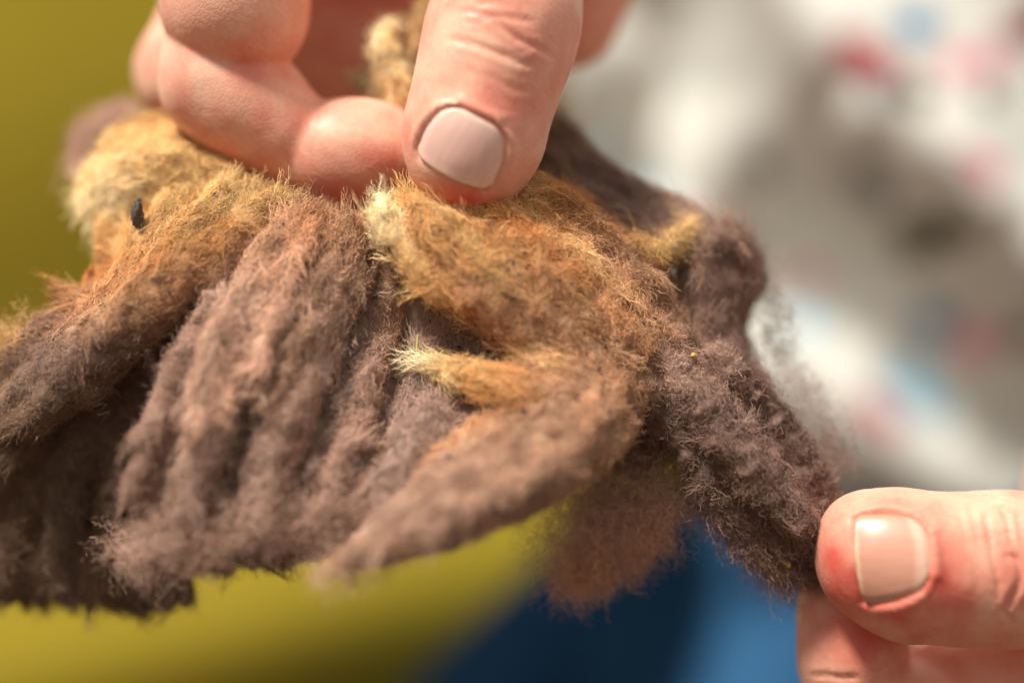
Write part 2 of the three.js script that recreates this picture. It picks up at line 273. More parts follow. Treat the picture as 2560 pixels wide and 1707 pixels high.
{ // the hand from the side: thumb on top, index finger below it
  const f = field([
    [chain([[2160, 1338, 4, 106], [2210, 1392, 3, 158], [2290, 1418, 3, 178], [2430, 1424, 2, 180], [2530, 1424, 1, 184], [2760, 1440, -4, 180], [3150, 1500, -16, 230]], 3), 0],
    [chain([[2112, 1440, -10, 95], [2124, 1530, -9, 118], [2134, 1640, -8, 128], [2142, 1700, -9, 128]], 3), 1.2],
    [chain([[2150, 1745, -10, 124], [2290, 1790, -12, 128], [2420, 1800, -14, 130], [2520, 1790, -15, 135]], 3), 1.1],
    [chain([[2560, 1800, -16, 140], [2800, 1640, -20, 170], [3100, 1560, -26, 200]], 4), 2.5],
    [chain([[2350, 1690, -15, 105], [2560, 1690, -14, 128], [2900, 1640, -20, 180]], 4), 1],           // middle finger behind
    [chain([[2400, 1880, -42, 140], [2800, 1760, -44, 190]], 4), 3],
    [chain([[2620, 1420, -44, 90], [2760, 1180, -46, 150], [3150, 1400, -40, 260]], 6), 3],            // back of the hand beyond
    [chain([[3150, 1560, -24, 330], [3700, 1700, -30, 380]], 8), 12],
  ]);
  const hand = thing('hand', 'hand from the side pulling a brown wool lock between thumb and index finger', 'hand');
  const nails = [nailFrame(f, { name: 'thumbnail', centre: [2232, 1386], edge: [2140, 1396], width: 6.0, length: 4.9, tilt: [-0.05, 0.16, 0.12], seed: 9, pink: '#c88f78' })];
  buildSkin('skin', f, V3(34, -82, -75), P(3900, 1050, 20).setZ(20), 0.5, nails, [
    [[[2392, 1262], [2408, 1310], [2418, 1350], [2422, 1372]], 0.16, 0.4], [[[2420, 1262], [2440, 1310], [2450, 1370]], 0.16, 0.4],
    [[[2462, 1262], [2472, 1320], [2484, 1390], [2498, 1450], [2504, 1500]], 0.38, 0.42], [[[2496, 1262], [2518, 1290], [2528, 1340], [2534, 1372]], 0.34, 0.4], [[[2530, 1372], [2548, 1400], [2556, 1440], [2540, 1480], [2516, 1520], [2495, 1550]], 0.4, 0.5],
    [[[2545, 1270], [2552, 1320], [2560, 1360]], 0.25, 0.4], [[[2500, 1340], [2520, 1330], [2530, 1332]], 0.15, 0.35], [[[2505, 1400], [2525, 1390], [2545, 1400]], 0.2, 0.4], [[[2440, 1400], [2444, 1450], [2440, 1490]], 0.1, 0.5],
    [[[2510, 1530], [2525, 1545], [2530, 1560]], 0.25, 0.4], [[[2020, 1690], [2060, 1688], [2110, 1694], [2160, 1690]], 0.3, 0.45],
  ], [[2080, 1400, 6, 0.35], [2120, 1480, 6, 0.45], [2350, 1480, 5, 0.4], [2310, 1560, 6, 0.35], [2360, 1380, 3.5, 0.35], [2100, 1560, 6, 0.4], [2540, 1430, 4, 0.4], [2250, 1262, 4, 0.2], [2200, 1630, 5, 0.35]], hand);
}

// ------------------------------------------------------------------ wool
const woolMaterial = new THREE.MeshPhysicalMaterial({ color: 0xffffff, vertexColors: true, roughness: 0.8, specularIntensity: 0.5 });
const coreMaterial = new THREE.MeshStandardMaterial({ color: 0xffffff, vertexColors: true, roughness: 0.95 });
const coreMaterials = {};
const WOOL = { cream: '#f8e8bc', yellow: '#ecc384', orange: '#db9d60', tan: '#d2a079', mauve: '#bf9a86', rose: '#cfa890', brown: '#987868', dark: '#94755d', black: '#8a6c57' };
for (const k in WOOL) WOOL[k] = lin(WOOL[k]);
const UP = V3(0, 1, 0);
function tuft(seed, { count = 26, length = 3.0, spread = 0.3, area = [2.6, 1.7], rise = 0.22, thick = 0.022, crimp = 0.13, seg = 8 }) {
  const r = rng(seed), pos = [], nor = [], col = [], idx = [], tn = V3(), a = V3(), b = V3();
  for (let k = 0; k < count; k++) {
    const p = V3((r() - 0.6) * area[0], (r() - 0.55) * rise * 1.4, (r() - 0.5) * area[1]), yaw = (r() + r() - 1) * spread * 1.8, up = (r() - 0.4) * 0.8 * spread;
    const dir = V3(Math.cos(yaw) * Math.cos(up), Math.sin(up), Math.sin(yaw) * Math.cos(up)), L = length * (0.45 + 0.9 * r()), ph = r() * 6.3, ph2 = r() * 6.3, fr = (1.6 + 1.6 * r()) * 6.3 / 3.2, am = crimp * (0.4 + r()), bend = (r() - 0.5) * 1.5, tone = 0.6 + 0.7 * r() + (r() > 0.92 ? 0.5 : 0), warm = 0.94 + 0.12 * r();
    const side = V3(-Math.sin(yaw), 0, Math.cos(yaw)), line = [];
    for (let i = 0; i <= seg; i++) { const s = i / seg * L, e = Math.min(1, i / 2); line.push(p.clone().addScaledVector(dir, s).addScaledVector(side, am * e * Math.sin(fr * s + ph) + bend * s * s / L * 0.5).add(V3(0, am * e * 0.7 * Math.cos(fr * s * 0.9 + ph2) - 0.03 * s * s, 0))); }
    const base = pos.length / 3, th = thick * (0.7 + 0.7 * r()), roll = (r() - 0.5) * 2.0;
    for (let i = 0; i <= seg; i++) {
      tn.copy(line[Math.min(seg, i + 1)]).sub(line[Math.max(0, i - 1)]).normalize(); a.copy(tn).cross(UP).normalize().applyAxisAngle(tn, roll); b.copy(a).cross(tn);
      const rr = th * (i === seg ? 0.35 : 1);
      for (const w of [-1, 1]) { pos.push(line[i].x + a.x * rr * w, line[i].y + a.y * rr * w, line[i].z + a.z * rr * w); const q = b.clone().addScaledVector(a, 0.8 * w).normalize(); nor.push(q.x, q.y, q.z); col.push(tone * warm, tone, tone / warm); }
    }
    for (let i = 0; i < seg; i++) { const c = base + i * 2; idx.push(c, c + 1, c + 2, c + 1, c + 3, c + 2); }
  }
  const g = new THREE.BufferGeometry(); g.setAttribute('position', new THREE.Float32BufferAttribute(pos, 3)); g.setAttribute('normal', new THREE.Float32BufferAttribute(nor, 3)); g.setAttribute('color', new THREE.Float32BufferAttribute(col, 3)); g.setIndex(idx);
  g.scale(0.001, 0.001, 0.001); return g;
}
const TUFTS = { grain: [11, 12, 13].map((k) => tuft(k * 7, { count: 30, length: 1.35, spread: 0.8, area: [1.9, 1.8], rise: 0.3, crimp: 0.22, thick: 0.022, seg: 6 })), lay: [1, 2, 3].map((k) => tuft(k * 7, {})), fuzz: [4, 5].map((k) => tuft(k * 7, { count: 12, length: 2.8, spread: 1.0, rise: 0.8, crimp: 0.35, thick: 0.018, seg: 8 })), web: [6, 7].map((k) => tuft(k * 7, { count: 6, length: 4.6, spread: 1.3, area: [4, 4], rise: 1.6, crimp: 0.5, thick: 0.018, seg: 10 })), stray: [8, 9].map((k) => tuft(k * 7, { count: 3, length: 5, spread: 1.3, area: [3, 3], rise: 0.6, crimp: 0.75, thick: 0.015, seg: 20 })) };
const fleece = thing('wool_fleece', 'brown raw wool fleece with sun-bleached yellow tips stretched between two hands', 'wool');

// The fleece is drawn as locks (curves with a radius); neighbouring locks melt into one continuous body of wool, and fibres grow on it along the locks.
const TUFTS_PER_MM2 = 1.5;
const LOCKS = [], CELLS = new Map(), CELL = 4, MELT = 0.6, REACH = 3.2, cellKey = (x, y, z) => ((Math.floor(x / CELL) + 512) * 1024 + Math.floor(y / CELL) + 512) * 1024 + Math.floor(z / CELL) + 512;
function fold(label, guides, n, { r = [4, 4], tint, density = 1.1, core = true, fuzz = 0.05, kinds, jitter = 14, deep = 3.2, seed = 1, taper = [0.5, 0.4], ripple = 0, pits = 1, comb = 0.6, waves = 0, name = 'fold' }) {
  const part = { name, label, locks: [] };
  const rand = rng(seed * 977 + 5), gs = guides.map((g) => new THREE.CatmullRomCurve3(g.map(([x, y, z]) => V3(x, y, z)), false, 'centripetal'));
  for (let k = 0; k < n; k++) {
    const s = n === 1 ? 0 : k / (n - 1) * (gs.length - 1), gi = Math.min(gs.length - 2, Math.floor(s)), fr = gs.length === 1 ? 0 : s - gi, pts = [], m = 9, jx = (rand() - 0.5) * jitter * 2, jz = (rand() - 0.5) * deep * (waves ? 0.3 : 1) + (waves ? deep * 0.5 * Math.cos(waves * 6.2832 * (k / Math.max(1, n - 1)) + seed + 2.2 * noise(k / n * 5, 0.3, seed)) : 0), reach = 0.88 + 0.12 * rand();
    for (let i = 0; i <= m; i++) {
      const t = i / m * reach, a = gs[Math.max(0, gi)].getPoint(t), b = gs.length > 1 ? gs[gi + 1].getPoint(t) : a, v = a.clone().lerp(b, fr);
      pts.push(P(v.x + jx + (waves ? 16 * noise(t * 2.2, k / n * 6, seed + 9) : 0) + (rand() - 0.5) * jitter, v.y + (rand() - 0.5) * jitter, v.z + jz + (waves ? deep * 0.42 * noise(t * 2.6, k / n * waves * 1.6, seed + 0.5) : 0)));
    }
    const curve = new THREE.CatmullRomCurve3(pts, false, 'centripetal'), L = curve.getLength(), rs = 0.75 + 0.5 * rand();
    const radius = (t) => lerp(r[0], r[1], t) * rs * (taper[0] + (1 - taper[0]) * smooth(0, 0.18, t)) * (taper[1] + (1 - taper[1]) * smooth(0, 0.35, 1 - t));
    const lock = { part, curve, L, radius, r, rs, k, n, tint, density, core, fuzz, kinds, ripple, pits, comb, seed: seed * 1000 + k, side: k / Math.max(1, n - 1), near: 1e9, t: 0, stamp: -1, tone: 0.72 + 0.52 * rand(), warm: (rand() - 0.5) * 0.09 };
    LOCKS.push(lock); part.locks.push(lock);
    if (!core) continue;
    const q = Math.ceil(L / 2); let p0 = curve.getPointAt(0);
    for (let i = 0; i < q; i++) {
      const t0 = i / q, t1 = (i + 1) / q, p1 = curve.getPointAt(t1), ra = radius(t0) * 0.92, rb = radius(t1) * 0.92, d = p1.clone().sub(p0), seg = { lock, ax: p0.x, ay: p0.y, az: p0.z, dx: d.x, dy: d.y, dz: d.z, il: 1 / d.lengthSq(), ra, rb, t0, t1, T: d.clone().normalize() }, R = Math.max(ra, rb) + REACH;
      for (let x = Math.floor((Math.min(p0.x, p1.x) - R) / CELL); x <= Math.floor((Math.max(p0.x, p1.x) + R) / CELL); x++) for (let y = Math.floor((Math.min(p0.y, p1.y) - R) / CELL); y <= Math.floor((Math.max(p0.y, p1.y) + R) / CELL); y++) for (let z = Math.floor((Math.min(p0.z, p1.z) - R) / CELL); z <= Math.floor((Math.max(p0.z, p1.z) + R) / CELL); z++) { const key = ((x + 512) * 1024 + y + 512) * 1024 + z + 512; let c = CELLS.get(key); if (!c) CELLS.set(key, c = []); c.push(seg); }
      p0 = p1;
    }
  }
}
let stamp = 0; const touched = [];
function woolDistance(x, y, z) {          // also leaves the locks that reach this point in touched, with their distance, place and direction
  touched.length = 0; const list = CELLS.get(cellKey(x, y, z)); if (!list) return REACH; stamp++;
  for (const g of list) {
    const px = x - g.ax, py = y - g.ay, pz = z - g.az, h = clamp((px * g.dx + py * g.dy + pz * g.dz) * g.il), qx = px - g.dx * h, qy = py - g.dy * h, qz = pz - g.dz * h, d = Math.sqrt(qx * qx + qy * qy + qz * qz) - lerp(g.ra, g.rb, h), l = g.lock;
    if (l.stamp !== stamp) { l.stamp = stamp; l.near = d; l.t = lerp(g.t0, g.t1, h); l.T = g.T; touched.push(l); } else if (d < l.near) { l.near = d; l.t = lerp(g.t0, g.t1, h); l.T = g.T; }
  }
  let m = 1e9; for (const l of touched) if (l.near < m) m = l.near;
  if (m > REACH) return REACH;
  let sum = 0; for (const l of touched) sum += Math.exp((m - l.near) / MELT);
  return Math.min(REACH, m - MELT * Math.log(sum));
}
const mixed = new THREE.Color(), flow = V3();
function woolAt(p, out) {                 // colour, direction and owner of the wool at a point
  woolDistance(p.x, p.y, p.z); let m = 1e9, owner = null, sum = 0; for (const l of touched) if (l.near < m) { m = l.near; owner = l; }
  out.color.setRGB(0, 0, 0); out.flow.set(0, 0, 0); out.owner = owner; if (!owner) return out;
  for (const l of touched) { const w = Math.exp((m - l.near) / 0.4); if (w < 0.02) continue; l.tint(clamp(l.t), l.side, mixed); mixed.multiplyScalar(l.tone); mixed.r *= 1 + l.warm; mixed.b *= 1 - l.warm; out.color.r += mixed.r * w; out.color.g += mixed.g * w; out.color.b += mixed.b * w; flow.copy(l.T); if (flow.dot(owner.T) < 0) flow.negate(); out.flow.addScaledVector(flow, w); sum += w; }
  out.color.multiplyScalar(1 / sum); out.flow.normalize(); return out;
}
function growFleece() {
  const X = V3(), Y = V3(), Z = V3(), mat = new THREE.Matrix4(), col = new THREE.Color(), here = { color: new THREE.Color(), flow: V3(), owner: null }, buckets = new Map(), nodes = new Map();
  const put = (part, geo, at, sc, c) => { Z.copy(X).cross(Y).normalize(); Y.copy(Z).cross(X); mat.makeBasis(X, Y, Z).scale(V3(sc, sc, sc)).setPosition(at.x * 0.001, at.y * 0.001, at.z * 0.001); if (!buckets.has(part)) buckets.set(part, new Map()); const b = buckets.get(part); if (!b.has(geo)) b.set(geo, []); b.get(geo).push([mat.clone(), c.clone()]); };
  // one continuous body
  const box = new THREE.Box3(); for (const l of LOCKS) if (l.core) for (let i = 0; i <= 8; i++) box.expandByPoint(l.curve.getPointAt(i / 8)); box.expandByScalar(8);
  const { pos, idx } = surfaceNet(woolDistance, box.min, box.max, 0.75), n = pos.length / 3, p = V3(), g = V3(), nor = new Float32Array(n * 3), cl = new Float32Array(n * 3), own = new Array(n);
  for (let i = 0; i < n; i++) {
    p.set(pos[3 * i], pos[3 * i + 1], pos[3 * i + 2]); const e = 0.25, d = woolDistance(p.x, p.y, p.z);
    g.set(woolDistance(p.x + e, p.y, p.z) - woolDistance(p.x - e, p.y, p.z), woolDistance(p.x, p.y + e, p.z) - woolDistance(p.x, p.y - e, p.z), woolDistance(p.x, p.y, p.z + e) - woolDistance(p.x, p.y, p.z - e)).normalize(); p.addScaledVector(g, -d);
    woolAt(p, here); own[i] = here.owner; const o = here.owner;
    const h = 0.55 * noise(p.x * 0.35, p.y * 0.35, p.z * 0.35 + 5) + (o ? 0.85 - 0.55 * o.comb : 0.3) * noise(p.x * 0.8, p.y * 0.8, p.z * 0.8) + (o ? o.ripple * Math.sin(o.t * o.L * 2.5 + 1.5 * noise(p.x * 0.4, p.y * 0.4, p.z * 0.4)) : 0);
    p.addScaledVector(g, h); pos[3 * i] = p.x; pos[3 * i + 1] = p.y; pos[3 * i + 2] = p.z;
    const v = 0.62 * (1 + 0.25 * noise(p.x * 1.1, p.y * 1.1, p.z * 1.1)); cl[3 * i] = here.color.r * v; cl[3 * i + 1] = here.color.g * v; cl[3 * i + 2] = here.color.b * v;  // body tinted darker than its fibres: shade painted in for the bare pits
  }
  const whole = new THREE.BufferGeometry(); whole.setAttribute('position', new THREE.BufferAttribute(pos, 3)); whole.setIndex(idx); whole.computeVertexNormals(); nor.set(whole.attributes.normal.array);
  // each fold keeps its own stretch of the body
  const faces = new Map(); for (let i = 0; i < idx.length; i += 3) { const part = (own[idx[i]] ?? LOCKS[0]).part; if (!faces.has(part)) faces.set(part, []); faces.get(part).push(idx[i], idx[i + 1], idx[i + 2]); }
  for (const [part, list] of faces) {
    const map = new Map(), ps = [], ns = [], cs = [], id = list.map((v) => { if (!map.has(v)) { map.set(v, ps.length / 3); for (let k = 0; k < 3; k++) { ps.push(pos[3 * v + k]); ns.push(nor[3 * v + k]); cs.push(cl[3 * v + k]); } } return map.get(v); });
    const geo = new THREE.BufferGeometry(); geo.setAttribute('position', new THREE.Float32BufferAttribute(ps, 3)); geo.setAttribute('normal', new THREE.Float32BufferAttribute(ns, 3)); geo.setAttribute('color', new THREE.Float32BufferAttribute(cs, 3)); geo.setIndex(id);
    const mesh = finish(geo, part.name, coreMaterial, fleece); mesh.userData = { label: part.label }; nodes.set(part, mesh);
    // fibres on it
    const rand = rng(list.length * 7 + 11), A = V3(), B = V3(), C = V3();
    for (let i = 0; i < list.length; i += 3) {
      A.fromArray(pos, list[i] * 3); B.fromArray(pos, list[i + 1] * 3); C.fromArray(pos, list[i + 2] * 3);
      const area = Y.copy(B).sub(A).cross(X.copy(C).sub(A)).length() / 2; let want = area * TUFTS_PER_MM2 + rand(); if (Y.z / (2 * area) < -0.45) want = area * 0.35 + rand();
      for (; want >= 1; want--) {
        let u = rand(), v = rand(); if (u + v > 1) { u = 1 - u; v = 1 - v; }
        const at = A.clone().addScaledVector(B.clone().sub(A), u).addScaledVector(C.clone().sub(A), v);
        for (let k = 0; k < 3; k++) Y.setComponent(k, nor[list[i] * 3 + k] * (1 - u - v) + nor[list[i + 1] * 3 + k] * u + nor[list[i + 2] * 3 + k] * v);
        Y.normalize(); woolAt(at, here); const o = here.owner; if (!o || rand() > o.density) continue;
        if ((noise(at.x * 0.62, at.y * 0.62, at.z * 0.62 + 3) + 0.8 * noise(at.x * 1.5, at.y * 1.5, at.z * 1.5)) < -0.42 * o.pits && rand() < 0.8) continue;   // small bare pits between the clumps
        const wild = rand() < o.fuzz, kind = rand() < 0.022 ? TUFTS.stray : wild ? TUFTS.fuzz : rand() > o.comb ? TUFTS.grain : TUFTS.lay, turn = (rand() + rand() - 1) * (wild ? 1.6 : 0.5 / (o.comb + 0.25)) + 0.4 / (o.comb + 0.25) * noise(at.x * 0.3, at.y * 0.3, at.z * 0.3 + 20), lift = (wild ? 0.3 : -0.04) + 0.1 * (rand() - 0.5);
        X.copy(here.flow).multiplyScalar(rand() < 0.5 ? 1 : -1).addScaledVector(Y, -here.flow.dot(Y) * 0.9).normalize().applyAxisAngle(Y, turn).addScaledVector(Y, lift).normalize();
        col.copy(here.color).multiplyScalar(1 + 0.18 * noise(at.x * 0.4, at.y * 0.4, at.z * 0.4 + 11) + 0.4 * (rand() - 0.5));
        at.addScaledVector(Y, 0.25 * (rand() - 0.4)); put(part, kind[Math.floor(rand() * kind.length)], at, 0.7 + 0.6 * rand(), col);
      }
    }
  }
  // loose, see-through wool without a body
  for (const lock of LOCKS) {
    if (lock.core) continue;
    const { part, curve, L, radius, r, rs, tint, density, kinds } = lock, rand = rng(lock.seed);
    if (!nodes.has(part)) { const o = new THREE.Group(); o.name = part.name; o.userData = { label: part.label }; fleece.add(o); nodes.set(part, o); }
    const count = Math.round(L * (r[0] + r[1]) / 2 * rs * 6.28 * density * 0.62);
    for (let i = 0; i < count; i++) {
      const t = rand(), a = rand() * 6.2832, c = curve.getPointAt(t), T = curve.getTangentAt(t), B = V3(0, 0, 1).cross(T).normalize(), N = B.clone().cross(T), q = radius(t) * Math.sqrt(rand()) * 1.15;
      Y.copy(B).multiplyScalar(Math.cos(a)).addScaledVector(N, Math.sin(a)); c.addScaledVector(Y, q); if (Y.z < 0) Y.negate();
      X.copy(T).applyAxisAngle(Y, (rand() - 0.5) * 4); tint(t, lock.side, col); col.multiplyScalar(0.85 + 0.4 * rand());
      put(part, kinds[Math.floor(rand() * kinds.length)], c, 0.6 + 0.7 * rand(), col);
    }
  }
  for (const [part, list] of buckets) for (const [geo, items] of list) {
    const im = new THREE.InstancedMesh(geo, woolMaterial, items.length); im.name = 'fibres'; im.userData = { kind: 'stuff' }; im.castShadow = im.receiveShadow = true;
    items.forEach(([m, c], i) => { im.setMatrixAt(i, m); im.setColorAt(i, c); }); nodes.get(part).add(im); total += items.length;
  }
  { // specks of dirt and chaff caught in the bleached tips
    const fleck = new THREE.IcosahedronGeometry(0.16, 1), q = fleck.attributes.position; for (let i = 0; i < q.count; i++) { const v = V3().fromBufferAttribute(q, i); v.multiplyScalar(1 + 0.5 * noise(v.x * 9, v.y * 9, v.z * 9)); q.setXYZ(i, v.x * 2.1, v.y * 0.7, v.z); } fleck.computeVertexNormals(); fleck.scale(0.001, 0.001, 0.001);
    const rand = rng(77), spots = []; for (let i = 0; i < n && spots.length < 420; i++) { const k = Math.floor(rand() * n); if (nor[3 * k + 2] < 0.1 || cl[3 * k] < 0.24) continue; spots.push(k); }
    const im = new THREE.InstancedMesh(fleck, new THREE.MeshStandardMaterial({ color: 0xffffff, roughness: 0.85 }), spots.length); im.name = 'chaff'; im.userData = { kind: 'stuff', label: 'dark specks of dirt in the bleached tips' };
    spots.forEach((k, i) => { p.fromArray(pos, 3 * k); g.fromArray(nor, 3 * k); p.addScaledVector(g, 0.35 + 0.2 * rand()); Y.copy(g); X.set(rand() - 0.5, rand() - 0.5, rand() - 0.5).cross(Y).normalize(); Z.copy(X).cross(Y); const sc = 0.5 + 1.1 * rand() * rand(); mat.makeBasis(X, Y, Z).scale(V3(sc, sc, sc)).setPosition(p.x * 0.001, p.y * 0.001, p.z * 0.001); im.setMatrixAt(i, mat); im.setColorAt(i, col.set(['#3a2c22', '#2c2a30', '#4a3420', '#53494a'][Math.floor(rand() * 4)])); });
    fleece.add(im);
  }
}

let total = 0;
const ramp = (...stops) => (t, s, c) => { for (let i = 0; i + 1 < stops.length; i++) if (t <= stops[i + 1][0] || i + 2 === stops.length) { c.copy(stops[i][1]).lerp(stops[i + 1][1], clamp((t - stops[i][0]) / (stops[i + 1][0] - stops[i][0]))); return; } };
const W = WOOL;
// backing: the thick of the fleece behind the folds in front
fold('thick of the fleece behind the front folds', [[[640, 520, -9], [440, 760, -9], [240, 1080, -7], [160, 1360, -7]], [[900, 540, -10], [840, 800, -8], [700, 1080, -3], [560, 1330, 2]], [[1200, 560, -10], [1250, 760, -9], [1180, 1000, -4], [900, 1290, 4]], [[1480, 560, -12], [1560, 760, -10], [1620, 920, -8], [1600, 1040, -6]]], 16, { r: [6, 5.6], tint: ramp([0, W.brown], [1, W.dark]), density: 0.8, comb: 0.2, seed: 2, fuzz: 0.3 });
// upper strand behind, running to the far corner
fold('brown strand running out behind to the top corner', [[[1390, 310, -17], [1450, 390, -16], [1600, 500, -13], [1760, 570, -10], [1870, 630, -8]], [[1330, 400, -10], [1420, 500, -8], [1560, 590, -7], [1700, 650, -7]]], 11, { r: [1.8, 2.1], tint: ramp([0, W.dark], [0.35, W.brown], [1, W.mauve]), seed: 3, fuzz: 0.2 });
fold('brown tuft curling down from the top corner', [[[1780, 610, -8], [1730, 700, -7], [1740, 830, -6], [1830, 980, -5], [1970, 1150, -4]], [[1860, 630, -10], [1870, 690, -11], [1810, 790, -10], [1860, 950, -8], [2060, 1190, -5]]], 11, { r: [2.2, 1.8], comb: 0.4, tint: ramp([0, W.brown], [1, W.brown]), seed: 4, fuzz: 0.4, density: 0.9 });
fold('thin see-through fringe at the far edge', [[[1890, 670, -10], [1925, 800, -10], [1950, 900, -10], [2040, 1050, -8], [2120, 1190, -6]]], 1, { r: [1.6, 2.8], core: false, kinds: TUFTS.web, tint: ramp([0, W.brown], [1, W.brown]), density: 0.8, seed: 5, jitter: 20, name: 'fringe' });
// side lock with the pale puff
fold('pale yellow puff at the head of the side lock', [[[240, 480, -16], [270, 410, -17], [380, 345, -16], [490, 350, -13]], [[300, 560, -9], [360, 470, -8], [470, 430, -6], [580, 450, -4]]], 7, { r: [3.4, 3.2], tint: ramp([0, W.cream], [0.5, W.yellow], [1, W.yellow]), seed: 6, fuzz: 0.3, comb: 0.4, name: 'tuft' });
fold('side lock turning from yellow at its head to brown', [[[270, 550, -9], [290, 650, -6], [240, 760, -3], [90, 860, -2], [-90, 980, 0]], [[560, 460, -2], [450, 600, 2], [310, 770, 4], [120, 970, 4], [-60, 1130, 4]], [[720, 505, 0], [580, 590, 3], [460, 700, 4], [330, 850, 3], [180, 1040, 1]]], 24, { r: [1.5, 2.1], tint: ramp([0, W.yellow], [0.28, W.orange], [0.5, W.tan], [0.72, W.brown], [1, W.dark]), seed: 7, jitter: 14, deep: 5, waves: 3, comb: 0.18, pits: 0.6 });
fold('pointed tan wisp standing out of the side lock', [[[300, 780, -2], [190, 750, -2], [122, 690, -2]]], 1, { r: [2.8, 0.9], tint: ramp([0, W.tan], [1, W.orange]), seed: 8, fuzz: 0.5, name: 'wisp' });
fold('pale wisp at the outer edge of the side lock', [[[120, 870, -4], [40, 860, -4], [-40, 900, -4]]], 1, { r: [2.2, 1.6], tint: ramp([0, W.tan], [1, W.yellow]), seed: 9, core: false, kinds: TUFTS.web, density: 1.8, name: 'wisp' });
// dark lower corner
fold('outer side of the fleece beyond the curtain', [[[160, 860, -3], [40, 1010, -6], [-60, 1150, -8], [-140, 1290, -9]], [[400, 780, -3], [230, 960, -7], [60, 1180, -10], [-100, 1400, -12]], [[500, 860, -7], [370, 1060, -13], [230, 1290, -13], [90, 1500, -13]], [[540, 960, -10], [430, 1180, -11], [360, 1380, -11], [400, 1530, -11]]], 26, { r: [2, 2.6], tint: ramp([0, W.brown], [0.25, W.dark], [1, W.black]), seed: 10, density: 0.9, deep: 6, comb: 0.2, pits: 0.5 });
fold('ragged lower hem of the fleece', [[[-60, 1320, -12], [-70, 1420, -12], [-60, 1510, -12]], [[200, 1340, -11], [190, 1440, -11], [200, 1540, -11]], [[420, 1330, -9], [430, 1430, -9], [455, 1535, -9]]], 20, { r: [2.2, 1.6], tint: ramp([0, W.black], [1, W.black]), seed: 11, name: 'hem', comb: 0.4, fuzz: 0.3, taper: [0.6, 0.05], deep: 5 });
fold('shorter hem between the curtain and the front roll', [[[470, 1280, -6], [480, 1370, -6], [500, 1440, -6]], [[620, 1280, -4], [620, 1350, -4], [640, 1425, -4]], [[760, 1270, -3], [760, 1330, -3], [770, 1400, -3]]], 12, { r: [2.2, 1.5], tint: ramp([0, W.black], [1, W.black]), seed: 61, name: 'hem', comb: 0.4, fuzz: 0.3, taper: [0.6, 0.05], deep: 4 });
fold('wool tucked in under the front roll', [[[740, 1330, 2], [850, 1320, 3], [980, 1270, 5]]], 2, { r: [3, 3], tint: ramp([0, W.dark], [1, W.dark]), seed: 12, name: 'hem' });
// central curtain
fold('rosy brown curtain of wool hanging in folds', [[[690, 520, 0], [570, 680, 3], [460, 900, 7], [360, 1150, 11], [290, 1370, 12]], [[760, 530, 1], [670, 720, 4], [580, 960, 9], [500, 1190, 14], [420, 1420, 15]], [[860, 540, 1], [800, 720, 4], [710, 960, 8], [640, 1180, 12], [570, 1370, 15]], [[960, 570, 0], [950, 760, 1], [890, 980, 5], [820, 1160, 10], [730, 1340, 14]], [[1010, 640, -1], [1060, 800, -2], [1070, 960, 1], [1020, 1120, 7], [900, 1290, 13]], [[1040, 700, -2], [1180, 820, -3], [1240, 950, -1], [1220, 1050, 4], [1130, 1150, 10]]], 36, { r: [1.1, 2.0], tint: ramp([0, W.tan], [0.2, W.rose], [0.5, W.mauve], [1, W.mauve]), seed: 13, jitter: 15, deep: 5.5, waves: 5, comb: 0.2, pits: 0.55, taper: [0.5, 0.12] });
fold('thin streaky strands lying over the curtain', [[[700, 540, 4], [610, 690, 8], [520, 900, 12], [440, 1120, 17]], [[800, 550, 5], [740, 700, 8], [660, 900, 12], [570, 1120, 17]], [[930, 600, 4], [890, 760, 6], [810, 960, 9], [740, 1120, 13]]], 10, { r: [0.9, 1.3], tint: ramp([0, W.tan], [0.4, W.rose], [1, W.rose]), seed: 33, jitter: 14, deep: 3.5, comb: 0.3, name: 'strand', taper: [0.4, 0.1] });
fold('soft fuzz fading out along the lower edge of the curtain', [[[280, 1360, 9], [420, 1400, 12], [580, 1360, 13], [760, 1330, 12], [930, 1290, 12]], [[300, 1300, 12], [430, 1350, 15], [590, 1310, 15], [760, 1280, 14], [940, 1230, 13]]], 3, { r: [3, 2.6], core: false, kinds: TUFTS.web, tint: ramp([0, W.mauve], [1, W.mauve]), density: 0.45, seed: 51, name: 'fringe' });
fold('blurred wisp at the point of the front roll', [[[1000, 1370, 20], [900, 1415, 20], [810, 1440, 19]]], 1, { r: [2.4, 1.6], core: false, kinds: TUFTS.web, tint: ramp([0, W.rose], [1, W.rose]), density: 1.2, seed: 52, name: 'wisp' });
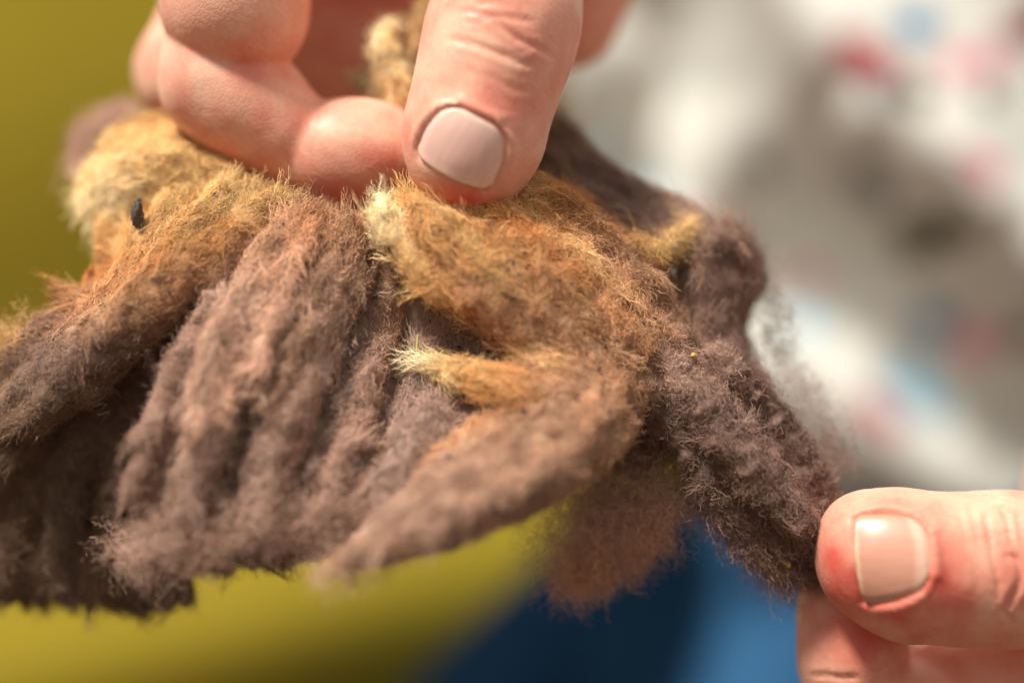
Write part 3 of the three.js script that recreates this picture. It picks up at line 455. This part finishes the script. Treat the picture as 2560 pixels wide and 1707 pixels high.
// tan flap
fold('tan flap of wool combed away from the thumb', [[[980, 500, 4], [1040, 640, 6], [1190, 770, 6], [1340, 880, 5], [1500, 980, 3]], [[1120, 540, 3], [1240, 650, 5], [1370, 770, 5], [1500, 890, 4], [1620, 1000, 2]], [[1260, 500, 1], [1390, 610, 3], [1510, 720, 2], [1620, 830, 1], [1720, 940, 1]], [[1350, 450, -3], [1500, 550, -4], [1620, 660, -4], [1700, 800, -3], [1790, 920, -2]]], 40, { r: [1.05, 1.35], tint: (t, s, c) => { ramp([0, W.yellow], [0.12, W.orange], [0.45, W.tan], [0.8, W.tan], [1, W.rose])(t, s, c); c.lerp(W.brown, 0.75 * smooth(0.55, 1, t) * smooth(0.35, 0.8, s)); }, seed: 14, jitter: 9, deep: 5, waves: 6, comb: 0.18, pits: 0.7, density: 1.2 });
fold('fine ochre strands combed across the flap', [[[1010, 520, 7], [1080, 640, 9], [1220, 760, 9], [1380, 870, 8]], [[1150, 560, 6], [1290, 670, 8], [1440, 790, 7], [1560, 900, 6]], [[1290, 520, 4], [1420, 620, 5], [1560, 740, 4], [1690, 880, 3]]], 16, { r: [0.7, 0.8], tint: (t, s, c) => { c.copy(noise(s * 40, 0, 1) > 0 ? W.yellow : W.orange).lerp(W.tan, smooth(0.2, 1, t)); }, seed: 41, jitter: 12, deep: 2, comb: 0.3, name: 'strand', taper: [0.3, 0.1] });
fold('fine tan strands along the side lock', [[[330, 560, -3], [330, 660, 0], [230, 790, 2], [60, 900, 2]], [[560, 480, 1], [450, 620, 5], [310, 780, 7], [150, 950, 7]], [[700, 510, 3], [570, 600, 6], [450, 720, 7], [330, 870, 6]]], 12, { r: [0.8, 0.9], tint: ramp([0, W.yellow], [0.4, W.orange], [0.8, W.tan], [1, W.brown]), seed: 42, jitter: 12, deep: 2, comb: 0.3, name: 'strand', taper: [0.3, 0.1] });
fold('pale yellow edge of the flap below the thumb', [[[945, 500, 4], [985, 600, 6], [1070, 700, 7], [1180, 780, 7]]], 4, { r: [1.3, 1.2], tint: ramp([0, W.cream], [0.6, W.yellow], [1, W.orange]), seed: 15, jitter: 8, comb: 0.2, name: 'edge', fuzz: 0.05 });
fold('curly yellow tuft on the far shoulder', [[[1560, 590, -3], [1620, 625, -3], [1680, 615, -4], [1715, 575, -6]]], 3, { r: [0.8, 0.8], comb: 0.2, tint: ramp([0, W.orange], [0.5, W.yellow], [1, W.yellow]), seed: 16, fuzz: 0.4, name: 'tuft' });
// small yellow tip in the middle
fold('twisted yellow wool tip in the middle of the fleece', [[[1030, 880, 5], [1050, 893, 5], [1085, 905, 6], [1150, 925, 8], [1260, 940, 9], [1380, 930, 8]], [[1080, 912, 5], [1130, 935, 6], [1200, 960, 8], [1300, 985, 10], [1420, 980, 9]]], 4, { r: [0.45, 2.6], tint: ramp([0, W.cream], [0.35, W.yellow], [0.7, W.orange], [1, W.tan]), seed: 17, jitter: 6, taper: [0.08, 0.6], comb: 0.5, name: 'tip', fuzz: 0.06 });
fold('upper yellow curl above the wool tip', [[[1280, 790, 6], [1310, 860, 7], [1370, 910, 8], [1480, 940, 8]]], 2, { r: [0.6, 2.6], tint: ramp([0, W.cream], [0.4, W.yellow], [1, W.tan]), seed: 18, jitter: 8, taper: [0.1, 0.6], fuzz: 0.3, name: 'tip' });
// front roll
fold('soft rosy roll of wool bulging towards the front', [[[1420, 880, 4], [1300, 980, 8], [1160, 1090, 11], [1010, 1210, 14], [840, 1390, 18]], [[1500, 890, 4], [1400, 1010, 11], [1260, 1130, 16], [1070, 1260, 19], [820, 1420, 19]], [[1570, 920, 3], [1490, 1060, 11], [1350, 1180, 17], [1140, 1300, 20], [810, 1435, 19]], [[1615, 960, 1], [1540, 1100, 8], [1410, 1200, 14], [1190, 1310, 18], [810, 1445, 18]]], 26, { r: [1.15, 0.95], tint: (t, s, c) => { c.copy(W.tan).lerp(W.rose, clamp(-0.1 + t * 1.6)).lerp(W.orange, 0.55 * (1 - smooth(0, 0.35, s)) * (1 - smooth(0.5, 0.9, t))).lerp(W.brown, 0.3 * smooth(0.7, 1, s)); }, seed: 19, comb: 0.25,  jitter: 17, deep: 5, taper: [0.6, 0.06] });
// lock pulled to the other hand
fold('brown lock drawn out to the pulling hand', [[[1560, 900, 0], [1640, 1030, 2], [1760, 1190, 3], [1910, 1340, 0], [2040, 1480, -5]], [[1680, 900, 1], [1800, 1030, 3], [1930, 1180, 3], [2030, 1310, -1], [2090, 1440, -6]], [[1790, 880, -2], [1920, 1020, -2], [2020, 1170, -2], [2090, 1290, -4], [2140, 1400, -7]]], 26, { r: [1.4, 1.1], comb: 0.1, waves: 2, pits: 0.5, tint: ramp([0, W.mauve], [0.25, W.brown], [1, W.brown]), seed: 20, density: 1.2, ripple: 0.5, fuzz: 0.25, deep: 5, jitter: 10 });
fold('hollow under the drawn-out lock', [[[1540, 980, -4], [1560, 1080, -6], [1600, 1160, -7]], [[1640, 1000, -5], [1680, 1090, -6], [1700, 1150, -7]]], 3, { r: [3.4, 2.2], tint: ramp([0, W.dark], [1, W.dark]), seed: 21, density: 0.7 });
fold('thin veil of loose fibres below the front roll', [[[1480, 1130, -3], [1400, 1280, -5], [1380, 1400, -6], [1430, 1470, -6]], [[1600, 1100, -4], [1560, 1270, -6], [1540, 1390, -6], [1500, 1470, -6]], [[1680, 1130, -4], [1690, 1230, -6], [1700, 1320, -6]]], 8, { r: [4.4, 4], core: false, kinds: TUFTS.web, tint: ramp([0, W.brown], [0.4, W.rose], [1, W.tan]), density: 0.6, seed: 22, name: 'veil', jitter: 24 });
fold('loose fringe hanging from the drawn-out lock', [[[1720, 1160, -2], [1800, 1280, -3], [1900, 1380, -3], [1960, 1480, -3]], [[1780, 1200, -2], [1880, 1310, -2], [1960, 1400, -2], [2000, 1460, -2]]], 3, { r: [2.6, 2.2], core: false, kinds: TUFTS.web, tint: ramp([0, W.brown], [1, W.brown]), density: 1.3, seed: 23, name: 'fringe' });
// tufts caught behind the thumb
fold('yellow tuft sticking up behind the thumb', [[[1010, 280, -12], [990, 200, -12], [955, 115, -12], [970, 60, -13]]], 3, { r: [2.0, 1.3], comb: 0.1, tint: ramp([0, W.yellow], [0.5, W.cream], [1, W.cream]), seed: 24, name: 'tuft', fuzz: 0.3, jitter: 8 });
fold('second yellow tuft behind the thumb', [[[1010, 280, -11], [950, 240, -12], [900, 200, -13]]], 2, { r: [1.8, 1.1], comb: 0.1, tint: ramp([0, W.yellow], [1, W.cream]), seed: 25, name: 'tuft', fuzz: 0.3 });
fold('tan wool disappearing up along the thumb', [[[1040, 260, -13], [1065, 90, -14], [1110, -60, -16]]], 3, { r: [2.0, 2.0], comb: 0.1, tint: ramp([0, W.tan], [1, W.yellow]), seed: 26, name: 'tuft', fuzz: 0.3, jitter: 8 });
fold('mauve wool peeping out behind the yellow puff', [[[215, 420, -26], [240, 340, -28], [310, 300, -28], [370, 340, -26]]], 2, { r: [2.6, 2.6], tint: ramp([0, W.mauve], [1, W.mauve]), seed: 27, name: 'tuft', fuzz: 0.3 });
growFleece();
{ // bits of plants caught in the wool
  const bit = (name, label, category, geo, mat, [x, y, z], turn, group) => { const o = finish(geo, numbered(name), mat, scene); const p = P(x, y, z); o.position.set(p.x / 1000, EYE_Y + p.y / 1000, p.z / 1000); o.rotation.set(...turn); o.userData = { label, category }; if (group) o.userData.group = group; return o; };
  const husk = new THREE.SphereGeometry(1, 32, 24), hp = husk.attributes.position; for (let i = 0; i < hp.count; i++) { const v = V3().fromBufferAttribute(hp, i), n = 1 + 0.4 * noise(v.x * 2.2, v.y * 2.2, v.z * 2.2 + 4) + 0.3 * noise(v.x * 5, v.y * 5, v.z * 5); hp.setXYZ(i, v.x * 0.8 * n * (1 - 0.2 * v.y), v.y * 1.9 * n, v.z * 0.6 * n); } husk.computeVertexNormals();
  bit('seed_husk', 'dark grey seed husk stuck in the yellow head of the side lock', 'seed', husk, new THREE.MeshStandardMaterial({ color: lin('#5b5048'), roughness: 0.9 }), [343, 532, 1.0], [0.2, 0.3, -0.05]);
  const straw = (len, wide) => { const g = new THREE.CylinderGeometry(wide, wide * 0.8, len, 7, 6), q = g.attributes.position; for (let i = 0; i < q.count; i++) q.setX(i, q.getX(i) + 0.12 * Math.sin(q.getY(i) * 0.9)); g.computeVertexNormals(); return g; };
  const strawMat = new THREE.MeshStandardMaterial({ color: lin('#d8d488'), roughness: 0.6 });
  bit('straw', 'short pale straw standing above the twisted yellow wool tip', 'straw', straw(2.3, 0.13), strawMat, [1043, 858, 5.5], [0.1, 0, 0.04]);
  bit('straw', 'pale straw in the dark gap below the side lock', 'straw', straw(2.2, 0.11), strawMat, [500, 658, 6.5], [0.1, 0, -0.18]);
  const grain = new THREE.IcosahedronGeometry(0.36, 2), gold = new THREE.MeshStandardMaterial({ color: lin('#d9a64c'), roughness: 0.5 });
  for (const [x, y, z, label] of [[775, 912, 10.5, 'tiny golden seed grain on the rosy curtain of wool'], [1734, 888, 4, 'tiny golden seed grain where the tan flap meets the drawn-out lock'], [1848, 1174, 5.5, 'one of two golden seed grains side by side on the drawn-out lock'], [1803, 1145, 6, 'one of two golden seed grains side by side on the drawn-out lock'], [1972, 1413, 1, 'tiny golden seed grain in the loose fringe beside the pulling thumb']]) bit('grain', label, 'seed', grain.clone(), gold, [x, y, z], [0, 0, 0], 'seed grains in the wool');
}
renderer.render(scene, camera);
